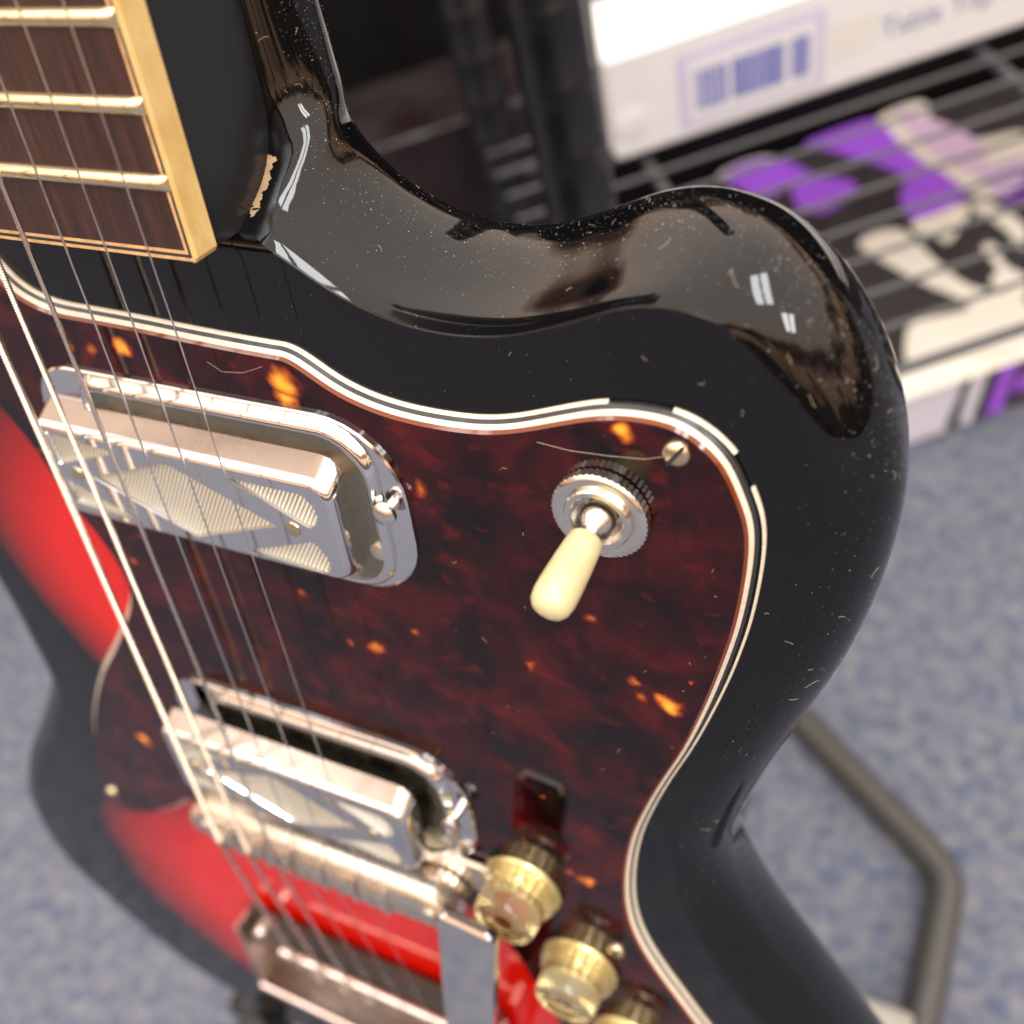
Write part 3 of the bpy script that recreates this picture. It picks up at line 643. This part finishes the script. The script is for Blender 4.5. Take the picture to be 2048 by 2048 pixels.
# tailpiece ------------------------------------------------------------
b=B(); tl=[]
b.box(-51.5,-49.6,-114,-74,2.4,10.5,.5); b.box(50,52,-114,-74,2.4,10.5,.5); b.tube([(-51,-114,10.2),(0,-114.6,10.6),(52,-114,10.2)],1.7,12); b.box(-50,52,-115,-113.2,2.4,10.4,.3)
tp=b.make('tailpiece','copper',gt,35); B().box(-49.6,50,-113.2,-70,2.0,3.2,.4).make('tray_floor','tray',tp,30)
B().tube([(-33,-80.6,8.6),(52,-80.6,8.6)],2.3,16).make('roller_bar','copper',tp)
B().lathe([(2.6,2.5),(2.6,7.5),(2.1,9),(1.1,9.6),(.001,9.7)],(-42,-76,0),n=24).make('post','nickel',tp,40)
# tremolo arm: flat bar lying over the bridge end
b=B(); d=Vector((-.135,-.99,0)).normalized(); nn=Vector((d.y,-d.x,0)); nn=-nn if nn.x<0 else nn
a0=Vector((63.6,27.0,0)); hw=7.6; loops=[]
for t,wk,za,zb_ in ((0,.72,24.0,25.5),(1.2,.9,22.9,26.2),(3.2,1,22.6,26.2),(60,1,21.5,25.1),(95,1,19.5,23.1),(120,.9,12,15.4),(128,.8,6,9)):
    c=a0+d*t; h_=hw*wk; e=.6
    loops.append([(c.x+nn.x*s_,c.y+nn.y*s_,z) for s_,z in ((-h_+e,za),(h_-e,za),(h_,za+e),(h_,zb_-e),(h_-e,zb_),(-h_+e,zb_),(-h_,zb_-e),(-h_,za+e))])
b.loft(loops); b.make('tremolo_arm','chrome',gt,28)
# knobs ----------------------------------------------------------------
for x,y in ((66.7,12.8),(80.8,-17.2),(93.2,-50.1)):
    b=B(); b.lathe([(10.6,0),(10.9,.4),(10.9,1.5),(10.4,2.2),(10.3,3.4),(9.9,3.7),(9.5,4.9),(8.7,5.3),(8.5,6.2),(8.6,6.5),(8.2,11.6),(7.7,12.4),(6.6,12.6),(5.2,12.1),(.001,12.0)],(x,y,3.1),n=56); kb=b.make('knob','knob',gt,30)
    b=B(); n_=36
    f_=lambda r,z,a_=.35:[((r+(a_ if i%2 else 0))*math.cos(2*PI*i/n_)+x,(r+(a_ if i%2 else 0))*math.sin(2*PI*i/n_)+y,z) for i in range(n_)]
    b.loft([f_(9.6,3.2,0),f_(9.4,3.9,0),f_(5.6,4.4),f_(5.4,9.4),f_(4.6,10.0)]); b.make('gold_core','knobgold',kb,30)
    b=B(); b.lathe([(2.6,13.2),(2.6,14.0),(.001,14.1)],(x,y,0),n=20); b.make('shaft','brass',kb,30)
# toggle switch --------------------------------------------------------
tx,ty=95.2,142.0; n=96
def kn(r,z,a=.26): return [((r+(a if i%2 else 0))*math.cos(2*PI*i/n)+tx,(r+(a if i%2 else 0))*math.sin(2*PI*i/n)+ty,z) for i in range(n)]
b=B(); b.loft([kn(8.0,2.85),kn(8.5,3.2),kn(8.5,5.1),kn(8.1,5.5,.1),kn(7.6,5.65,0),kn(6.2,5.35,0),kn(6.1,6.0,0),kn(5.8,6.35,0),kn(4.9,6.35,0),kn(4.6,6.0,0),kn(4.3,3.2,0)],False,True); ts=b.make('toggle_switch','nickel',gt,30)
da=Vector((-.10,-.30,1)).normalized(); o0=Vector((tx,ty,5.2))
b=B(); b.lathe([(.001,-3.2),(2.2,-2.4),(3.1,-.6),(3.2,.4),(2.7,1.8),(1.9,2.8),(1.75,3.2),(1.75,5.2)],tuple(o0),tuple(da),32); b.make('ball','nickel',ts,40)
b=B(); b.lathe([(2.5,0),(3.0,.5),(3.25,2.5),(3.5,6),(3.72,10),(3.75,12.4),(3.4,14.2),(2.6,15.2),(1.3,15.7),(.001,15.8)],tuple(o0+da*4.2),tuple(da),40); b.make('lever_tip','ivory',ts,40)
bpy.context.view_layer.update()
